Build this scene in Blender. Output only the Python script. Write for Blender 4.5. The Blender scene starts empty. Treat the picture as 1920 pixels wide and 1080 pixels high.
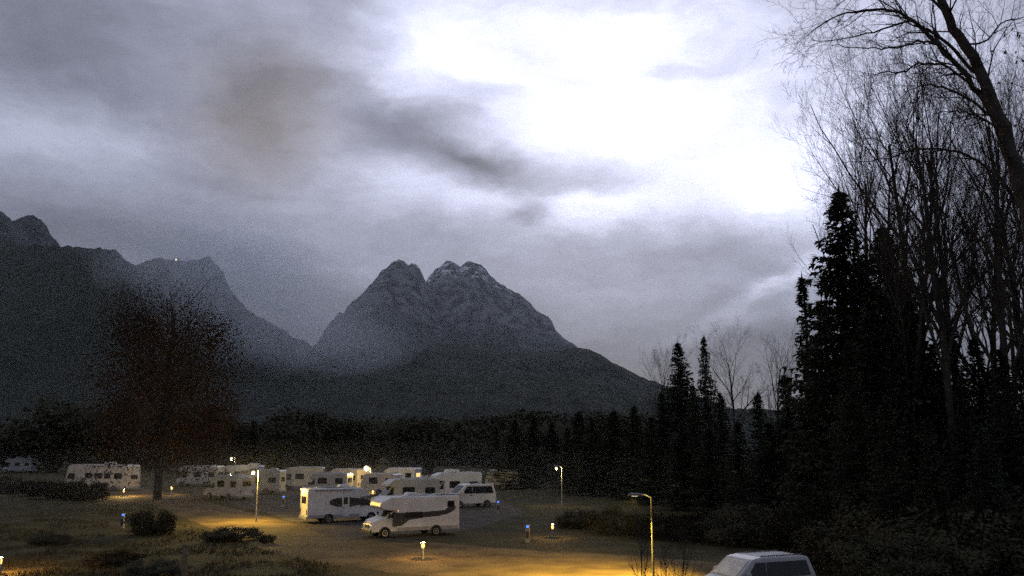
import bpy, bmesh, math, random
from mathutils import Vector, Matrix, noise as mnoise
R = math.radians
PI = math.pi
scene = bpy.context.scene
col = scene.collection

# ------------------------------------------------------------------ camera
FOC = 1663.0                      # focal length in photograph pixels (1920 wide)
PITCH = R(9.93)
EYE = 6.3
cam_d = bpy.data.cameras.new('camera'); cam = bpy.data.objects.new('camera', cam_d); col.objects.link(cam)
cam.location = (0, 0, EYE); cam.rotation_euler = (PI/2 + PITCH, 0, 0)
cam_d.sensor_width = 36; cam_d.lens = FOC/1920*36; cam_d.clip_start = .5; cam_d.clip_end = 40000
scene.camera = cam
cP, sP = math.cos(PITCH), math.sin(PITCH)

def ray(px, py):
    x = (px-960)/FOC; y = (540-py)/FOC
    return Vector((x, cP - y*sP, sP + y*cP))
def at(px, py, Y):                # the point a sight line reaches at depth Y
    d = ray(px, py); return Vector((0, 0, EYE)) + d*(Y/d.y)
def gnd(px, py, z=0.0):           # where a sight line meets height z
    d = ray(px, py); return Vector((0, 0, EYE)) + d*((z-EYE)/d.z)
def azel(px, py):
    d = ray(px, py).normalized(); return math.atan2(d.x, d.y), math.asin(d.z)

# ------------------------------------------------------------------ render settings
scene.render.engine = 'CYCLES'
cy = scene.cycles
cy.use_adaptive_sampling = True; cy.adaptive_threshold = .045; cy.adaptive_min_samples = 20
cy.use_denoising = False          # night-time webcam: keep the grain
cy.volume_bounces = 2; cy.max_bounces = 5; cy.diffuse_bounces = 2; cy.glossy_bounces = 2
cy.sample_clamp_indirect = 1.5; cy.sample_clamp_direct = 0
cy.caustics_reflective = False; cy.caustics_refractive = False
vs = scene.view_settings
vs.view_transform = 'Standard'; vs.look = 'None'; vs.gamma = 1; vs.exposure = 0; vs.use_curve_mapping = False

# ------------------------------------------------------------------ world: twilight sky with broken cloud
SUN_AZ, SUN_EL = azel(1120, 150)
w = bpy.data.worlds.new('World'); scene.world = w; w.use_nodes = True
nt = w.node_tree; nt.nodes.clear(); NL = nt.links
def _n(t): return nt.nodes.new(t)
def _set(sock, v):
    if hasattr(v, 'is_output') or isinstance(v, bpy.types.NodeSocket): NL.new(v, sock)
    else: sock.default_value = v
def MA(op, a, b=None, c=None, clamp=False):
    n = _n('ShaderNodeMath'); n.operation = op; n.use_clamp = clamp
    _set(n.inputs[0], a)
    if b is not None: _set(n.inputs[1], b)
    if c is not None: _set(n.inputs[2], c)
    return n.outputs[0]
def NOISE(vec, scale, detail=5, rough=.55, dist=0):
    n = _n('ShaderNodeTexNoise'); NL.new(vec, n.inputs['Vector']); n.inputs['Scale'].default_value = scale
    n.inputs['Detail'].default_value = detail; n.inputs['Roughness'].default_value = rough; n.inputs['Distortion'].default_value = dist
    return n.outputs['Fac']
def SMOOTH(v, a, b):
    n = _n('ShaderNodeMapRange'); n.interpolation_type = 'SMOOTHSTEP'; _set(n.inputs[0], v)
    n.inputs[1].default_value = a; n.inputs[2].default_value = b; return n.outputs[0]
def COMB(x, y, z):
    n = _n('ShaderNodeCombineXYZ'); _set(n.inputs[0], x); _set(n.inputs[1], y); _set(n.inputs[2], z); return n.outputs[0]
tc = _n('ShaderNodeTexCoord'); nrm = _n('ShaderNodeVectorMath'); nrm.operation = 'NORMALIZE'
NL.new(tc.outputs['Generated'], nrm.inputs[0])
sep = _n('ShaderNodeSeparateXYZ'); NL.new(nrm.outputs[0], sep.inputs[0])
AZ0 = MA('ARCTAN2', sep.outputs[0], sep.outputs[1]); EL0 = MA('ARCSINE', sep.outputs[2])
# cloud coordinates are stretched along the horizon
pc = COMB(AZ0, MA('MULTIPLY', EL0, 2.1), 0.0)
pc2 = COMB(MA('ADD', AZ0, 7.3), MA('MULTIPLY', EL0, 2.1), 3.1)
AZ = MA('ADD', AZ0, MA('MULTIPLY', MA('SUBTRACT', NOISE(pc, 5.0, 5, .6), .5), .13))
EL = MA('ADD', EL0, MA('MULTIPLY', MA('SUBTRACT', NOISE(pc2, 6.0, 5, .6), .5), .085))
def blob(px, py, wx, wy, rot=0.0):
    a0, e0 = azel(px, py); wx /= FOC; wy /= FOC
    da = MA('SUBTRACT', AZ, a0); de = MA('SUBTRACT', EL, e0)
    c, s = math.cos(R(rot)), math.sin(R(rot))
    u = MA('ADD', MA('MULTIPLY', da, c/wx), MA('MULTIPLY', de, s/wx))
    v = MA('ADD', MA('MULTIPLY', da, -s/wy), MA('MULTIPLY', de, c/wy))
    q = MA('ADD', MA('MULTIPLY', u, u), MA('MULTIPLY', v, v))
    return MA('EXPONENT', MA('MULTIPLY', q, -1.0))
lum = MA('ADD', .14, MA('MULTIPLY', SMOOTH(EL0, R(5), R(20)), .22))
for px, py, wx, wy, rot, amp in (
        (1110, 80, 340, 170, 0, .80), (800, 95, 130, 85, 0, .55), (1350, 220, 170, 140, 0, .42), (1110, 240, 180, 62, 0, .60),
        (1450, 345, 70, 52, 0, .75), (1120, 400, 120, 36, 8, .48), (860, 365, 210, 36, -12, .40), (1700, 240, 260, 300, 0, .22),
        (1290, 330, 230, 70, 0, .28), (1470, 530, 130, 15, 24, .42), (270, 245, 240, 70, 8, .17), (1380, 610, 130, 16, 14, .14), (60, 290, 150, 55, -10, .10),
        (1250, 470, 330, 130, 0, .30), (1050, 560, 300, 80, 0, .07), (700, 450, 280, 90, 0, .17), (1560, 330, 120, 120, 0, .25), (1640, 120, 170, 170, 0, .26), (610, 360, 170, 80, -8, .13)):
    lum = MA('ADD', lum, MA('MULTIPLY', blob(px, py, wx, wy, rot), amp))
for px, py, wx, wy, rot, amp in (
        (890, 287, 105, 40, -18, .72), (735, 232, 90, 42, -15, .46), (500, 215, 115, 110, 0, .52), (1590, 70, 120, 110, 0, .18), (1330, 130, 130, 20, 10, .18), (1180, 150, 150, 16, -6, .14),
        (1280, 490, 240, 50, -6, .34), (660, 430, 190, 32, -10, .30), (985, 412, 48, 20, 0, .45), (170, 160, 240, 45, -8, .28), (1420, 640, 120, 50, 0, .20), (430, 330, 200, 24, -6, .15),
        (1100, 320, 120, 24, -8, .12), (60, 50, 200, 90, 0, .45), (160, 430, 200, 60, 0, .32)):
    lum = MA('MULTIPLY', lum, MA('SUBTRACT', 1.0, MA('MULTIPLY', blob(px, py, wx, wy, rot), amp)))
pc3 = COMB(AZ, MA('MULTIPLY', EL, 2.6), 1.7)
lum = MA('MULTIPLY', lum, MA('ADD', .48, MA('MULTIPLY', NOISE(pc3, 9.0, 8, .62), 1.04)))
skyt = _n('ShaderNodeTexSky'); skyt.sky_type = 'NISHITA'; skyt.sun_disc = False
skyt.sun_elevation = SUN_EL; skyt.sun_rotation = SUN_AZ; skyt.air_density = 1.0; skyt.dust_density = 1.0; skyt.ozone_density = 2
tint = _n('ShaderNodeMix'); tint.data_type = 'RGBA'
NL.new(MA('MULTIPLY', blob(500, 215, 110, 105), .8, clamp=True), tint.inputs[0])
tint.inputs[6].default_value = (.885, .925, 1.20, 1); tint.inputs[7].default_value = (1.06, .93, .93, 1)
vm = _n('ShaderNodeVectorMath'); vm.operation = 'SCALE'; NL.new(tint.outputs[2], vm.inputs[0]); NL.new(lum, vm.inputs[3])
bg1 = _n('ShaderNodeBackground'); NL.new(vm.outputs[0], bg1.inputs[0]); bg1.inputs[1].default_value = 1.07
bg2 = _n('ShaderNodeBackground'); NL.new(skyt.outputs[0], bg2.inputs[0]); bg2.inputs[1].default_value = .004
ad = _n('ShaderNodeAddShader'); NL.new(bg1.outputs[0], ad.inputs[0]); NL.new(bg2.outputs[0], ad.inputs[1])
wo = _n('ShaderNodeOutputWorld'); NL.new(ad.outputs[0], wo.inputs['Surface'])

sun_d = bpy.data.lights.new('sun', 'SUN'); sun_d.energy = .06; sun_d.angle = R(25); sun_d.color = (1, .95, .88)
sun = bpy.data.objects.new('sun', sun_d); col.objects.link(sun)
_sd = -Vector((math.sin(SUN_AZ)*math.cos(SUN_EL), math.cos(SUN_AZ)*math.cos(SUN_EL), math.sin(SUN_EL)))
sun.rotation_euler = _sd.to_track_quat('-Z', 'Y').to_euler()

# ------------------------------------------------------------------ materials
MATS = {}
def mat(name, c, rough=.7, c2=None, scale=3.0, bump=0.0, bscale=20.0, metal=0.0, emit=None, estr=0.0, coat=0.0, spec=None, lo=.35, hi=.65):
    if name in MATS: return MATS[name]
    m = bpy.data.materials.new(name); m.use_nodes = True; t = m.node_tree
    b = t.nodes['Principled BSDF']; b.inputs['Roughness'].default_value = rough; b.inputs['Metallic'].default_value = metal
    b.inputs['Base Color'].default_value = (*c, 1)
    if spec is None: spec = .08 if rough > .78 else .5
    b.inputs['Specular IOR Level'].default_value = spec
    if coat: b.inputs['Coat Weight'].default_value = coat
    co = t.nodes.new('ShaderNodeTexCoord')
    n = t.nodes.new('ShaderNodeTexNoise'); n.inputs['Scale'].default_value = scale; n.inputs['Detail'].default_value = 6
    t.links.new(co.outputs['Object'], n.inputs['Vector'])
    r = t.nodes.new('ShaderNodeValToRGB'); r.color_ramp.elements[0].position = lo; r.color_ramp.elements[1].position = hi
    c2 = c2 or tuple(x*.8 for x in c)
    r.color_ramp.elements[0].color = (*c2, 1); r.color_ramp.elements[1].color = (*c, 1)
    t.links.new(n.outputs['Fac'], r.inputs[0]); t.links.new(r.outputs[0], b.inputs['Base Color'])
    if bump:
        n2 = t.nodes.new('ShaderNodeTexNoise'); n2.inputs['Scale'].default_value = bscale; n2.inputs['Detail'].default_value = 5
        t.links.new(co.outputs['Object'], n2.inputs['Vector'])
        bp = t.nodes.new('ShaderNodeBump'); bp.inputs['Strength'].default_value = bump; bp.inputs['Distance'].default_value = .05
        t.links.new(n2.outputs['Fac'], bp.inputs['Height']); t.links.new(bp.outputs[0], b.inputs['Normal'])
    if emit:
        m.cycles.emission_sampling = 'NONE'   # the lamps next to the bulbs carry the light
        b.inputs['Emission Color'].default_value = (*emit, 1); b.inputs['Emission Strength'].default_value = estr
    MATS[name] = m; return m
mat('grass', (.070, .058, .022), .95, (.036, .031, .014), .35, .6, 6)
mat('gravel', (.145, .106, .050), .9, (.074, .054, .027), .45, .6, 9)
mat('gravel_pitch', (.085, .072, .055), .92, (.05, .043, .034), .6, .6, 9)
mat('rock_forest', (.05, .055, .05), .95, (.016, .022, .016), .004, 0)
mat('forest_hill', (.020, .026, .018), .95, (.010, .014, .010), .02, 0)
mat('needles', (.040, .052, .030), .8, (.024, .032, .020), 1.2)
mat('bark', (.060, .052, .044), .95, (.032, .028, .025), 3, .4, 12)
mat('bark_pale', (.085, .078, .068), .95, (.05, .045, .04), 3, .4, 12)
mat('beech_leaf', (.080, .046, .032), .85, (.048, .032, .024), 2)
mat('dry_leaf', (.085, .045, .028), .8, (.045, .026, .018), 3)
mat('shrub_leaf', (.050, .047, .026), .8, (.028, .027, .016), 2)
mat('coach_white', (.62, .62, .60), .35, (.50, .50, .48), .8, 0, coat=.3)
mat('coach_grey', (.36, .37, .37), .4, (.28, .29, .29), .8, 0, coat=.3)
mat('coach_cream', (.52, .48, .40), .4, (.42, .38, .31), .8, 0, coat=.2)
mat('skirt_grey', (.30, .30, .31), .5, (.22, .22, .23), 2)
mat('trim_dark', (.022, .022, .024), .5)
mat('graphic_dark', (.030, .032, .036), .45, (.022, .024, .028), 1)
mat('window_dark', (.014, .016, .019), .12, (.010, .011, .014), 1)
mat('thermal_cover', (.52, .52, .50), .45, (.36, .36, .36), 4, .5, 9)
mat('rubber', (.016, .016, .016), .85)
mat('rim_metal', (.34, .34, .35), .4, metal=.7)
mat('lamp_red', (.22, .02, .015), .3)
mat('lamp_clear', (.55, .55, .55), .15)
mat('plate', (.6, .6, .58), .5)
mat('solar', (.012, .016, .032), .2)
mat('pole_steel', (.42, .42, .40), .45, (.33, .33, .31), 5, metal=.3)
mat('pole_dark', (.026, .028, .020), .7, (.018, .020, .014), 5)
mat('lamp_housing', (.10, .10, .10), .5)
mat('pedestal_grey', (.20, .21, .22), .6)
mat('timber', (.20, .145, .09), .85, (.12, .085, .05), 4, .4, 15)
mat('render_wall', (.42, .40, .36), .9, (.34, .32, .29), 1)
mat('roof_tile', (.11, .07, .055), .85, (.075, .05, .04), 2)
mat('bulb_warm', (.8, .7, .5), .5, emit=(1, .84, .50), estr=1.9)
mat('bulb_sodium', (.8, .7, .5), .5, emit=(1, .56, .15), estr=2.2)
mat('bulb_far', (.8, .6, .3), .5, emit=(1, .60, .18), estr=1.6)
mat('bulb_hill', (.8, .7, .5), .5, emit=(1, .86, .6), estr=3)
mat('led_blue', (.1, .2, .6), .4, emit=(.03, .15, 1), estr=3.5)
mat('window_lit', (.6, .5, .3), .5, emit=(1, .70, .26), estr=1.1)

# ------------------------------------------------------------------ helpers
def tag(o, label=None, cat=None, group=None, kind=None):
    if label: o['label'] = label
    if cat: o['category'] = cat
    if group: o['group'] = group
    if kind: o['kind'] = kind
    return o
def empty(name, loc, rz=0.0):
    o = bpy.data.objects.new(name, None); col.objects.link(o); o.location = loc; o.rotation_euler = (0, 0, rz)
    o.empty_display_size = .3; return o
class MB:
    def __init__(s): s.v = []; s.f = []
    def add(s, vs_, fs_):
        k = len(s.v); s.v.extend(vs_); s.f.extend([tuple(i+k for i in f) for f in fs_]); return s
    def box(s, x0, x1, y0, y1, z0, z1):
        return s.add([(x0,y0,z0),(x1,y0,z0),(x1,y1,z0),(x0,y1,z0),(x0,y0,z1),(x1,y0,z1),(x1,y1,z1),(x0,y1,z1)],
                     [(3,2,1,0),(4,5,6,7),(0,1,5,4),(1,2,6,5),(2,3,7,6),(3,0,4,7)])
    def tube(s, pts, rad, n=8, cap=True):
        pts = [Vector(p) for p in pts]; k = len(s.v); prev = None
        for i, p in enumerate(pts):
            d = (pts[min(i+1, len(pts)-1)] - pts[max(i-1, 0)]).normalized()
            if prev is None:
                a = d.cross(Vector((0, 0, 1)) if abs(d.z) < .9 else Vector((1, 0, 0))).normalized()
            else:
                a = (prev - d*prev.dot(d)).normalized()
            prev = a; b = d.cross(a)
            r = rad[i] if isinstance(rad, (list, tuple)) else rad
            for j in range(n):
                t = 2*PI*j/n; s.v.append(tuple(p + a*(r*math.cos(t)) + b*(r*math.sin(t))))
        for i in range(len(pts)-1):
            for j in range(n):
                s.f.append((k+i*n+j, k+i*n+(j+1) % n, k+(i+1)*n+(j+1) % n, k+(i+1)*n+j))
        if cap:
            s.f.append(tuple(k+j for j in reversed(range(n)))); e = k+(len(pts)-1)*n; s.f.append(tuple(e+j for j in range(n)))
        return s
    def sphere(s, c, r, n=10, m=6, sz=1.0):
        k = len(s.v)
        for i in range(m+1):
            t = PI*i/m
            for j in range(n):
                p = 2*PI*j/n; s.v.append((c[0]+r*math.sin(t)*math.cos(p), c[1]+r*math.sin(t)*math.sin(p), c[2]+sz*r*math.cos(t)))
        for i in range(m):
            for j in range(n): s.f.append((k+i*n+j, k+(i+1)*n+j, k+(i+1)*n+(j+1) % n, k+i*n+(j+1) % n))
        return s
    def mesh(s, name, m, smooth=False):
        me = bpy.data.meshes.new(name); me.from_pydata([tuple(p) for p in s.v], [], s.f); me.materials.append(MATS[m])
        if smooth: me.polygons.foreach_set('use_smooth', [True]*len(me.polygons))
        me.update(); return me
    def build(s, name, m, parent=None, smooth=False):
        o = bpy.data.objects.new(name, s.mesh(name, m, smooth)); col.objects.link(o); o.parent = parent; return o
def link(name, me, parent=None):
    o = bpy.data.objects.new(name, me); col.objects.link(o); o.parent = parent; return o
def prism_obj(name, prof, y0, y1, m, parent, bev=.05, tap=None, seg=2):
    """closed solid: side profile (x, z) spread from y0 to y1, edges rounded"""
    bm = bmesh.new()
    a = [bm.verts.new((x, y0, z)) for x, z in prof]; b = [bm.verts.new((x, y1, z)) for x, z in prof]
    bm.faces.new(a); bm.faces.new(list(reversed(b))); n = len(prof)
    for i in range(n): bm.faces.new((a[(i+1) % n], a[i], b[i], b[(i+1) % n]))
    bmesh.ops.recalc_face_normals(bm, faces=bm.faces)
    if bev: bmesh.ops.bevel(bm, geom=list(bm.edges), offset=bev, segments=seg, affect='EDGES', profile=.6, clamp_overlap=True)
    if tap:
        for v in bm.verts: v.co = tap(v.co)
    me = bpy.data.meshes.new(name); bm.to_mesh(me); bm.free(); me.materials.append(MATS[m])
    return link(name, me, parent)
def slab_side(name, poly, y, th, m, parent, tap=None):
    """flat piece lying on a vehicle side at y (outline in x, z)"""
    s = 1 if y > 0 else -1
    n = len(poly); v = [(x, y, z) for x, z in poly] + [(x, y + s*th, z) for x, z in poly]
    if tap: v = [tuple(tap(Vector(p))) for p in v]
    f = [tuple(range(n)), tuple(range(2*n-1, n-1, -1))] + [(i, (i+1) % n, n+(i+1) % n, n+i) for i in range(n)]
    me = bpy.data.meshes.new(name); me.from_pydata(v, [], f); me.materials.append(MATS[m])
    bm = bmesh.new(); bm.from_mesh(me); bmesh.ops.recalc_face_normals(bm, faces=bm.faces); bm.to_mesh(me); bm.free()
    return link(name, me, parent)
def slab_slope(name, p0, p1, wy, th, m, parent, out=.006, tap=None, yc=0.0):
    """flat piece lying on the sloping face from profile point p0 to p1 (x, z), wy wide"""
    a = Vector((p0[0], 0, p0[1])); b = Vector((p1[0], 0, p1[1])); d = (b-a).normalized(); nrm_ = Vector((d.z, 0, -d.x))
    if nrm_.x < 0 and nrm_.z < 0: nrm_ = -nrm_
    q = []
    for off in (out, out+th):
        for p in (a, b):
            for y in (-wy/2, wy/2): q.append(p + nrm_*off + Vector((0, y+yc, 0)))
    if tap: q = [tap(p) for p in q]
    f = [(0, 1, 3, 2), (4, 6, 7, 5), (0, 4, 5, 1), (2, 3, 7, 6), (0, 2, 6, 4), (1, 5, 7, 3)]
    me = bpy.data.meshes.new(name); me.from_pydata([tuple(p) for p in q], [], f); me.materials.append(MATS[m])
    bm = bmesh.new(); bm.from_mesh(me); bmesh.ops.recalc_face_normals(bm, faces=bm.faces); bm.to_mesh(me); bm.free()
    return link(name, me, parent)
def rrect(x0, x1, z0, z1, r=.06):
    pts = []
    for cx, cz, a0 in ((x1-r, z1-r, 0), (x0+r, z1-r, 90), (x0+r, z0+r, 180), (x1-r, z0+r, 270)):
        for k in range(4): t = R(a0 + 30*k); pts.append((cx + r*math.cos(t), cz + r*math.sin(t)))
    return pts
def light(name, loc, power, color, parent=None, radius=.12, spot=None, direction=None):
    d = bpy.data.lights.new(name, 'SPOT' if spot else 'POINT'); d.energy = power; d.color = color; d.shadow_soft_size = radius
    if spot: d.spot_size = R(spot); d.spot_blend = .4
    o = bpy.data.objects.new(name, d); col.objects.link(o); o.location = loc; o.parent = parent
    if direction: o.rotation_euler = Vector(direction).to_track_quat('-Z', 'Y').to_euler()
    return o

# ------------------------------------------------------------------ terrain
GX0, GX1, GY0, GY1 = -7600, 7600, -1500, 10400
mb = MB()
NXg = 24
for j in range(NXg+1):
    for i in range(NXg+1): mb.v.append((GX0+(GX1-GX0)*i/NXg, GY0+(GY1-GY0)*j/NXg, 0))
for j in range(NXg):
    for i in range(NXg): k = j*(NXg+1)+i; mb.f.append((k, k+1, k+NXg+2, k+NXg+1))
tag(mb.build('ground', 'grass'), 'dark autumn grass of the campsite and valley floor', 'ground', kind='structure')

def strip(name, center, widths, z, m):
    s = MB(); P = [Vector((p.x, p.y, 0)) for p in center]
    # smooth the centre line
    Q, Wd = [], []
    for i in range(len(P)-1):
        for k in range(6):
            t = k/6; p0 = P[max(i-1, 0)]; p1 = P[i]; p2 = P[i+1]; p3 = P[min(i+2, len(P)-1)]
            Q.append(.5*((2*p1)+(p2-p0)*t+(2*p0-5*p1+4*p2-p3)*t*t+(3*p1-p0-3*p2+p3)*t**3)); Wd.append(widths[i]*(1-t)+widths[i+1]*t)
    Q.append(P[-1]); Wd.append(widths[-1])
    for i, p in enumerate(Q):
        d = (Q[min(i+1, len(Q)-1)]-Q[max(i-1, 0)]).normalized(); nn = Vector((-d.y, d.x, 0))
        for sgn in (-1, 1):
            e = p + nn*sgn*(Wd[i]/2*(1+.12*mnoise.noise(p*.35+Vector((sgn*9, 0, 0))))); s.v.append((e.x, e.y, z))
    for i in range(len(Q)-1): s.f.append((2*i+1, 2*i, 2*i+2, 2*i+3))
    return s.build(name, m)
road_c = [gnd(p, q) for p, q in ((150, 905), (300, 930), (360, 951), (450, 978), (560, 1008), (720, 1034), (900, 1052), (1120, 1068), (1330, 1082), (1600, 1110))]
tag(strip('gravel_road', road_c, [6, 6, 6, 6.5, 8, 11, 12, 12, 11, 10], .006, 'gravel'), 'pale gravel road curving past the motorhomes', 'road', kind='structure')
pb = MB()
for k, (p, q) in enumerate(((395, 918), (700, 908), (930, 930), (985, 962), (900, 990), (760, 1018), (620, 1006), (500, 962), (420, 942))):
    e = gnd(p, q); pb.v.append((e.x, e.y, .012))
pb.f.append(tuple(reversed(range(len(pb.v)))))
tag(pb.build('gravel_pitches', 'gravel_pitch'), 'dark gravel pitches where the motorhomes stand', 'pitch', kind='structure')

def mountain(name, sky, Dc, Df, seed, m, label, step=3.0, rows=70, amp=.10, jag=.020, power=1.25, ribs=1.0, back=1200, curve=0.0):
    """ridge whose crest follows 'sky', with ribs and gullies running down its face"""
    pxs = []; p = sky[0][0]
    while p <= sky[-1][0]: pxs.append(p); p += step
    def sk(p):
        for (a, b), (c, d) in zip(sky, sky[1:]):
            if a <= p <= c: return b+(d-b)*(p-a)/(c-a)
        return sky[-1][1]
    s = MB(); ncol = len(pxs); off = Vector((seed*13.7, seed*5.1, seed*2.3))
    total = rows+1+8
    for ip, p in enumerate(pxs):
        dc = Dc*(1+curve*mnoise.noise(Vector((p*.006, seed, 0))))
        c = at(p, sk(p), dc); X, Z = c.x, c.z
        Z *= 1 + jag*(mnoise.fractal(Vector((p*.05, seed*3, 1)), 1, 2, 4))
        for r in range(total):
            if r <= rows:
                v = r/rows; y = Df+(dc-Df)*v
                base = Z*v**power
                q = Vector((X/700, y/1500, 0))*ribs + off
                warp = mnoise.noise(Vector((X/1500, y/900, seed)))*.8
                n1 = mnoise.ridged_multi_fractal(q+Vector((warp, 0, 0)), .9, 2.1, 6, 1, 2) - 1.1
                n2 = mnoise.fractal(Vector((X/120, y/120, seed)), 1, 2, 4)
                f = math.sin(PI*min(1, v**1.2))
                z = base + Z*amp*n1*f + Z*.022*n2*min(1, f*2+.1)*(1 if v < 1 else 0)
                if v > .97: z = min(z, Z*v**.5) if v < 1 else base
                s.v.append((X, y, max(z, -.6) if r else -.8))
            else:
                v = (r-rows)/8; s.v.append((X, dc+back*v, max(Z*(1-v)**1.3, -.8)))
    for ip in range(ncol-1):
        for r in range(total-1):
            a = ip*total+r; s.f.append((a, a+total, a+total+1, a+1))
    o = s.build(name, m, smooth=False)
    tag(o, label, 'mountain', kind='structure'); return o, s, pxs, total

# rock, forest and snow by height and slope
def mountain_mat(name, zf, zs, rock=(.10, .105, .11)):
    m = bpy.data.materials.new(name); m.use_nodes = True; t = m.node_tree; b = t.nodes['Principled BSDF']; b.inputs['Roughness'].default_value = .95; b.inputs['Specular IOR Level'].default_value = .05
    g = t.nodes.new('ShaderNodeNewGeometry'); sp = t.nodes.new('ShaderNodeSeparateXYZ'); t.links.new(g.outputs['Position'], sp.inputs[0])
    sn = t.nodes.new('ShaderNodeSeparateXYZ'); t.links.new(g.outputs['Normal'], sn.inputs[0])
    def mt(op, a, b_=None, cl=False):
        n = t.nodes.new('ShaderNodeMath'); n.operation = op; n.use_clamp = cl
        for i, q in enumerate((a, b_)):
            if q is None: continue
            if isinstance(q, (int, float)): n.inputs[i].default_value = q
            else: t.links.new(q, n.inputs[i])
        return n.outputs[0]
    def ns(sc, det=6):
        n = t.nodes.new('ShaderNodeTexNoise'); n.inputs['Scale'].default_value = sc; n.inputs['Detail'].default_value = det
        t.links.new(g.outputs['Position'], n.inputs['Vector']); return n.outputs['Fac']
    def sm(v, a, b_):
        n = t.nodes.new('ShaderNodeMapRange'); n.interpolation_type = 'SMOOTHSTEP'; t.links.new(v, n.inputs[0]); n.inputs[1].default_value = a; n.inputs[2].default_value = b_; return n.outputs[0]
    def mx(f, a, b_):
        n = t.nodes.new('ShaderNodeMix'); n.data_type = 'RGBA'; t.links.new(f, n.inputs[0])
        for i, q in ((6, a), (7, b_)):
            if isinstance(q, tuple): n.inputs[i].default_value = (*q, 1)
            else: t.links.new(q, n.inputs[i])
        return n.outputs[2]
    hgt = mt('ADD', sp.outputs[2], mt('MULTIPLY', mt('SUBTRACT', ns(.004), .5), 420.0))
    rockc = mx(sm(ns(.011, 9), .40, .60), tuple(x*.30 for x in rock), tuple(x*1.4 for x in rock))  # random rock tones, contrast raised to paint shaded relief into the colour
    forest = mx(ns(.03), (.012, .016, .012), (.026, .032, .022))
    c = mx(sm(hgt, zf-120, zf+120), forest, rockc)
    snow = mt('MULTIPLY', sm(hgt, zs, zs+90), mt('MULTIPLY', sm(ns(.016, 8), .52, .58), sm(sn.outputs[2], .25, .5)))
    c = mx(snow, c, (.50, .52, .56))
    t.links.new(c, b.inputs['Base Color']); MATS[name] = m
mountain_mat('massif', 900, 1400)
mountain_mat('near_mountain', 900, 3000, (.035, .04, .04))

SKY_A = [(430, 830), (500, 770), (560, 700), (600, 655), (640, 600), (670, 560), (700, 528), (716, 508), (727, 499), (738, 490), (747, 487), (756, 491), (764, 493), (772, 491), (780, 494),
         (788, 506), (797, 526), (812, 556), (830, 592), (850, 622), (880, 660), (930, 715), (1000, 770), (1080, 825)]
SKY_B = [(640, 760), (720, 660), (770, 570), (790, 540), (798, 529), (806, 516), (818, 504), (830, 495), (838, 489), (846, 488), (855, 496), (864, 499), (874, 492), (882, 489), (892, 490), (903, 498),
         (912, 508), (922, 520), (936, 529), (950, 541), (962, 545), (972, 549), (985, 561), (1000, 576), (1014, 588), (1026, 591), (1034, 602), (1042, 619), (1056, 633), (1075, 645),
         (1100, 662), (1160, 700), (1260, 760), (1380, 825)]
mountain('mountain', SKY_A, 7300, 4300, 3, 'massif', 'steep rocky left peak of the twin mountain in front of the notch', amp=.15, power=1.15)
mountain('mountain', SKY_B, 8300, 4800, 8, 'massif', 'jagged rocky right peak of the twin mountain with snow streaks', amp=.16, power=1.15)
SKY_F = [(380, 838), (480, 800), (560, 768), (640, 726), (700, 695), (760, 664), (820, 648), (880, 650), (940, 656), (1010, 660), (1060, 655), (1085, 652), (1106, 655), (1122, 663), (1150, 680),
         (1200, 706), (1260, 736), (1330, 770), (1460, 800), (1700, 812), (2100, 815), (2600, 822)]
mountain('hill', SKY_F, 3300, 1500, 5, 'forest_hill', 'dark forested foothill below the twin peaks', amp=.09, power=1.1, ribs=1.8, back=700)
SKY_L = [(-1500, 330), (-600, 340), (-200, 372), (-60, 380), (-10, 392), (10, 398), (20, 412), (30, 415), (42, 408), (58, 403), (72, 406), (84, 420), (96, 440), (110, 461), (140, 500), (190, 560), (260, 640), (340, 720), (420, 790), (480, 830)]
mountain('mountain', SKY_L, 4300, 2000, 11, 'near_mountain', 'dark rounded dome rising above the left ridge', amp=.10, power=1.15)
SKY_L2 = [(-1500, 430), (-700, 440), (-200, 452), (0, 456), (60, 460), (120, 462), (170, 465), (205, 468), (226, 473), (240, 490), (252, 499), (275, 490), (300, 483), (330, 489), (360, 487), (392, 484), (408, 494), (420, 514),
          (432, 542), (450, 568), (480, 592), (520, 612), (560, 636), (600, 656), (650, 684), (720, 722), (800, 764), (900, 810), (960, 838)]
lh, lh_s, lh_px, lh_tot = mountain('hill', SKY_L2, 2600, 1000, 14, 'near_mountain', 'dark forested ridge descending from the left towards the valley', amp=.08, power=1.2, ribs=1.4, back=900)

SKY_N = [(-900, 800), (-300, 790), (0, 782), (200, 770), (330, 768), (430, 778), (520, 764), (640, 752), (760, 738), (860, 744), (960, 735), (1060, 742), (1180, 752), (1300, 765), (1500, 770), (1900, 775), (2600, 785)]
mountain('hill', SKY_N, 1000, 420, 21, 'forest_hill', 'low wooded rise in the dark beyond the campsite treeline', amp=.10, power=1.1, ribs=6, back=250, jag=.10)
SKY_M = [(300, 800), (440, 770), (560, 742), (660, 712), (760, 690), (860, 694), (960, 700), (1060, 696), (1160, 716), (1260, 745), (1400, 775), (1700, 790), (2400, 800)]
mountain('hill', SKY_M, 1900, 900, 27, 'forest_hill', 'dark wooded shoulder below the foothill of the twin peaks', amp=.09, power=1.1, ribs=3, back=450, jag=.05)
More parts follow.
